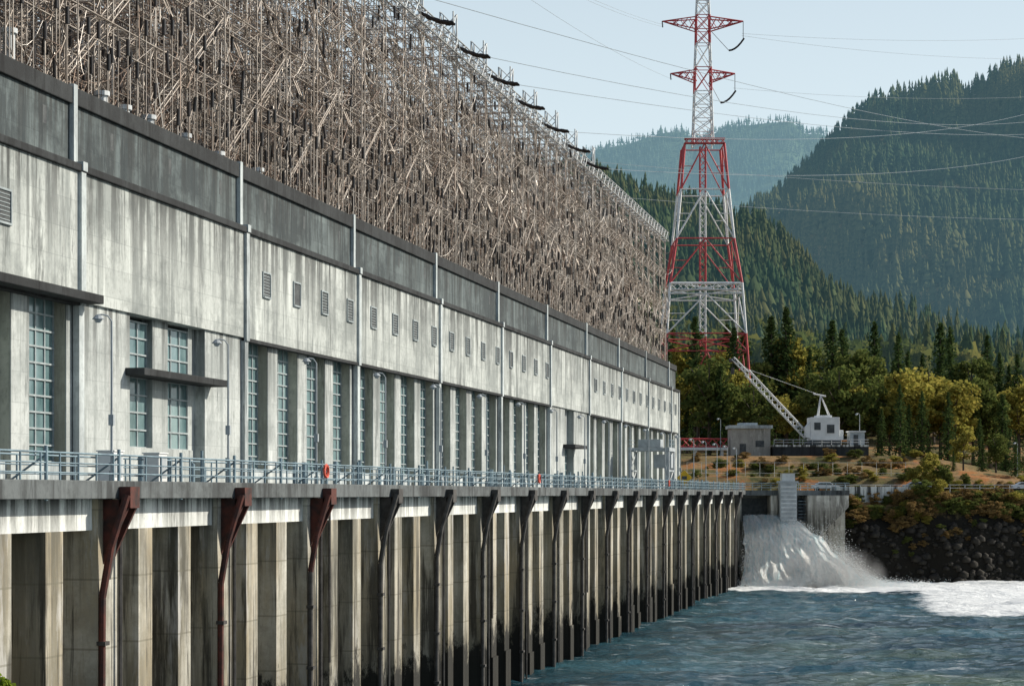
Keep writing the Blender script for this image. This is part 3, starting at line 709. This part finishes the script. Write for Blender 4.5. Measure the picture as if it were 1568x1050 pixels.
f1=gauss(48,284,28,13.); nf=t.noise(.45,(.4,1,1),9,.75)
f2=t.math('MULTIPLY',t.mr(t.math('SUBTRACT',X,t.math('MULTIPLY',Y,.2)),-3,6),t.math('MULTIPLY',t.mr(Y,200,235),t.mr(Y,304,294)))
f3=t.math('MULTIPLY',t.mr(X,30,55),t.mr(Y,250,290))
foam=t.math('MAXIMUM',t.mr(t.math('ADD',f1,nf),.9,1.12),t.mr(t.math('ADD',t.math('MULTIPLY',f2,.9),nf),.95,1.15))
foam=t.math('MAXIMUM',foam,t.mr(t.math('ADD',t.math('MULTIPLY',f3,.4),nf),.72,.85,0,.9))
crest=t.noise(.6,(.16,1,1),9,.78)
foam=t.math('MAXIMUM',foam,t.mr(crest,.57,.66,0,.55))
c=t.mix(foam,c,(.86,.89,.89))
m_water=t.bsdf(c,t.mr(foam,0,1,.12,.7),0,h,1.0,1.3,spec=.5)
Ls=np.concatenate([[-9000,-3000,-800,-200,-90],np.arange(-70,150,.7),[180,300,800,3000,9000]])
Ds=np.concatenate([[-3000,-500,0,40],np.arange(70,306,.7),[330,800,3000,10000]])
def wz(L,D):
    m=((L>-70)&(L<149)&(D>=70)&(D<305)); return np.where(m,(fbm(L*.14,D*.3,4,2)*1.1+fbm(L*.6,D*1.1,3,6)*.45+.5*np.abs(fbm(L*.3,D*.6,3,12))*1.2-.15),0)
grid('river_water',Ls,Ds,wz,m_water)
b=B(); b.box(-12000,12000,-4000,16000,-8,-6); b.out('riverbed',m_rock,None,True)
# ---------------------------------------------------------------- far bank structures (local frame)
def E(name): e=empty(name); e.rotation_euler=(0,0,TH); return e
e=E('utility_building'); b=B(); b.box(41.4,48.8,370,376,19.5,25.9); b.out('walls',m_bldg,e,bev=.03)
b=B(); b.box(41.0,49.2,369.6,376.4,25.9,26.5); b.box(43,46.5,371,374,26.5,27.0); b.out('roof',m_strip,e)
b=B(); b.box(43,44.2,369.95,369.99,20.6,23); b.box(46,47.6,369.95,369.99,22.4,23.6); b.out('door_and_window',m_louver,e)
e=E('red_footbridge'); g=Segs(); g.truss((28,373,EYE+9.6),(41,373,EYE+9.6),1.5,1.5,.14,.1); g.out('truss',m_red,e,k=4)
b=B(); b.box(28,41,372,374,EYE+8.2,EYE+8.7); 
for L in (30,35,40): b.box(L-.2,L+.2,372.5,373.5,19,EYE+8.2)
b.out('deck',m_white,e)
e=E('crane_platform'); b=B(); b.box(49.2,67,368,378,19.5,22.4); b.out('wall',m_dark,e); b=B(); b.box(49.1,67.1,367.9,378.1,22.4,22.75); b.out('coping',m_fascia,e)
g=Segs()
for z in (.5,1.0): g.add((49.2,368,22.7+z),(67,368,22.7+z),.06)
for L in np.arange(49.2,67,1.8): g.add((L,368,22.7),(L,368,23.75),.06)
g.out('handrail',m_light,e)
e=E('lattice_boom_crane'); b=B(); b.box(56.3,61.8,369.5,374,23.6,28); b.ext([(56.3,24),(55.4,24.2),(55.4,26.2),(56.3,27.2)],1,369.6,371.4); b.box(61.8,62.6,370,373.5,23.7,25.6); b.box(57.5,60.5,370.5,373,28,28.4); b.out('cab',m_white,e,bev=.08)
b=B(); b.box(55.8,62,369.2,370.2,22.76,23.6); b.box(55.8,62,373.3,374.3,22.76,23.6); b.box(57,60.5,370.2,373.3,22.9,23.6); b.box(57,58.2,369.44,369.49,25.6,27); b.box(59.4,60.8,369.44,369.49,25.0,26.6); b.out('tracks',m_louver,e)
g=Segs(); tip=(41.9,372,EYE+25.6); g.truss((56,372,EYE+10.8),(44.6,372,EYE+22.9),1.1,1.1,.13,.08); g.truss((44.6,372,EYE+22.9),tip,.6,.9,.12,.08)
for s in (-1,1):
    g.add((58,372+s,EYE+14),(58.6,372,EYE+18.6),.13);g.add((60.5,372+s,EYE+14),(58.6,372,EYE+18.6),.11)
    g.add((58.6,372+s*.3,EYE+18.6),(44.6,372+s*.3,EYE+23.6),.02)
g.add((57.2,372,EYE+18.9),(59.6,372,EYE+18.4),.16)
g.out('boom',m_white,e,k=4)
g=Segs(); g.add(tip,(41.9,372,EYE+23.2),.04); g.add((41.9,372,EYE+23.8),(41.9,372,EYE+22.6),.35);g.add((41.2,372,EYE+25.2),(42.6,372,EYE+25.2),.4); g.out('hook_block',m_dks,e,k=8)
e=E('equipment_shed'); b=B(); b.box(63.8,66.6,370,373,22.76,25.2); b.out('walls',m_grey,e); b=B(); b.box(63.6,66.8,369.8,373.2,25.2,25.45); b.out('roof',m_white,e); b=B(); b.box(64.5,65.4,369.95,369.99,22.8,24.7); b.out('door',m_louver,e)
def car(L,D,z,mt):
    e=E('parked_car'); e.location=w(L,D,z)
    b=B(); b.ext([(-2.2,.35),(2.2,.35),(2.25,.75),(1.3,.92),(.7,1.42),(-.9,1.45),(-1.7,.98),(-2.2,.9)],1,-.85,.85); b.out('body',mt,e,bev=.06)
    b=B(); b.ext([(1.15,.95),(.65,1.36),(-.85,1.38),(-1.5,.98)],1,-.865,.865); b.out('windows',m_carglass,e)
    b=B()
    for x in (-1.35,1.35):
        for y in (-.8,.8): b.seg((x,y-.1,.33),(x,y+.1,.33),.33,14)
    b.out('wheels',m_tyre,e)
car(84,320.5,14.06,m_white);car(51,319,14.06,m_white);car(66,319.5,14.06,m_grey);car(90,321,14.06,m_grey)
def NB(L,D): return EYE-1.9-.35*sm(4,16,D)-np.clip(D-16,0,30)*.62-np.clip(L-3,0,40)*.5-np.clip(-L-14,0,30)*.8+fbm(L*.5,D*.5,3,1)*.2
grid('near_riverbank',np.linspace(-30,25,60),np.linspace(-12,44,60),NB,m_ground)
for (L,D,h,wd_) in ((-4.02,15,1.02,1.),(-4.3,15.4,1.2,1.),(-3.80,14.7,.9,.9)):
    e=empty('shrub'); e.location=w(L,D,float(NB(L,D))); e.scale=(h*wd_,h*wd_,h); obj('leaves',dec_mesh(int(h*100),m_lime),None,e); obj('stem',tmd,None,e)
# ---------------------------------------------------------------- light, sky, camera
AZ=math.radians(60);EL=math.radians(31)
sd=Vector((math.sin(AZ)*math.cos(EL),math.cos(AZ)*math.cos(EL),math.sin(EL)))
sl=bpy.data.lights.new('sun','SUN'); sl.energy=5.0; sl.angle=math.radians(.53); sl.color=(1,.925,.80)
so=bpy.data.objects.new('sun',sl); so.rotation_euler=sd.to_track_quat('Z','Y').to_euler(); so.location=(0,0,200); col.objects.link(so)
wd=bpy.data.worlds.new('World'); scene.world=wd; wd.use_nodes=True; nt=wd.node_tree
bg=nt.nodes['Background']; sk=nt.nodes.new('ShaderNodeTexSky'); sk.sky_type='NISHITA'; sk.sun_disc=False; sk.sun_elevation=EL; sk.sun_rotation=AZ
sk.air_density=1.0; sk.dust_density=1.5; sk.ozone_density=1.3; bg.inputs[1].default_value=.11
tc=nt.nodes.new('ShaderNodeTexCoord'); sp=nt.nodes.new('ShaderNodeSeparateXYZ'); nt.links.new(tc.outputs['Generated'],sp.inputs[0])
cr=nt.nodes.new('ShaderNodeValToRGB'); nt.links.new(sp.outputs[2],cr.inputs[0])
cr.color_ramp.elements[0].position=0; cr.color_ramp.elements[0].color=(.93,)*3+(1,)
cr.color_ramp.elements[1].position=.46; cr.color_ramp.elements[1].color=(0,0,0,1)
e_=cr.color_ramp.elements.new(.12); e_.color=(.86,)*3+(1,); e_=cr.color_ramp.elements.new(.26); e_.color=(.62,)*3+(1,)
mxn=nt.nodes.new('ShaderNodeMix'); mxn.data_type='RGBA'; nt.links.new(cr.outputs[0],mxn.inputs[0]); nt.links.new(sk.outputs[0],mxn.inputs[6])
mxn.inputs[7].default_value=(.81/.11,.94/.11,.99/.11,1); nt.links.new(mxn.outputs[2],bg.inputs[0])
cam=bpy.data.cameras.new('camera'); co=bpy.data.objects.new('camera',cam); col.objects.link(co)
co.location=(0,0,EYE); co.rotation_euler=(math.radians(90),0,TH)
cam.sensor_width=36; cam.lens=3000/1568*36; cam.shift_y=230/1568; cam.clip_start=.3; cam.clip_end=30000
scene.camera=co
scene.view_settings.view_transform='Standard'; scene.view_settings.look='None'; scene.view_settings.exposure=0
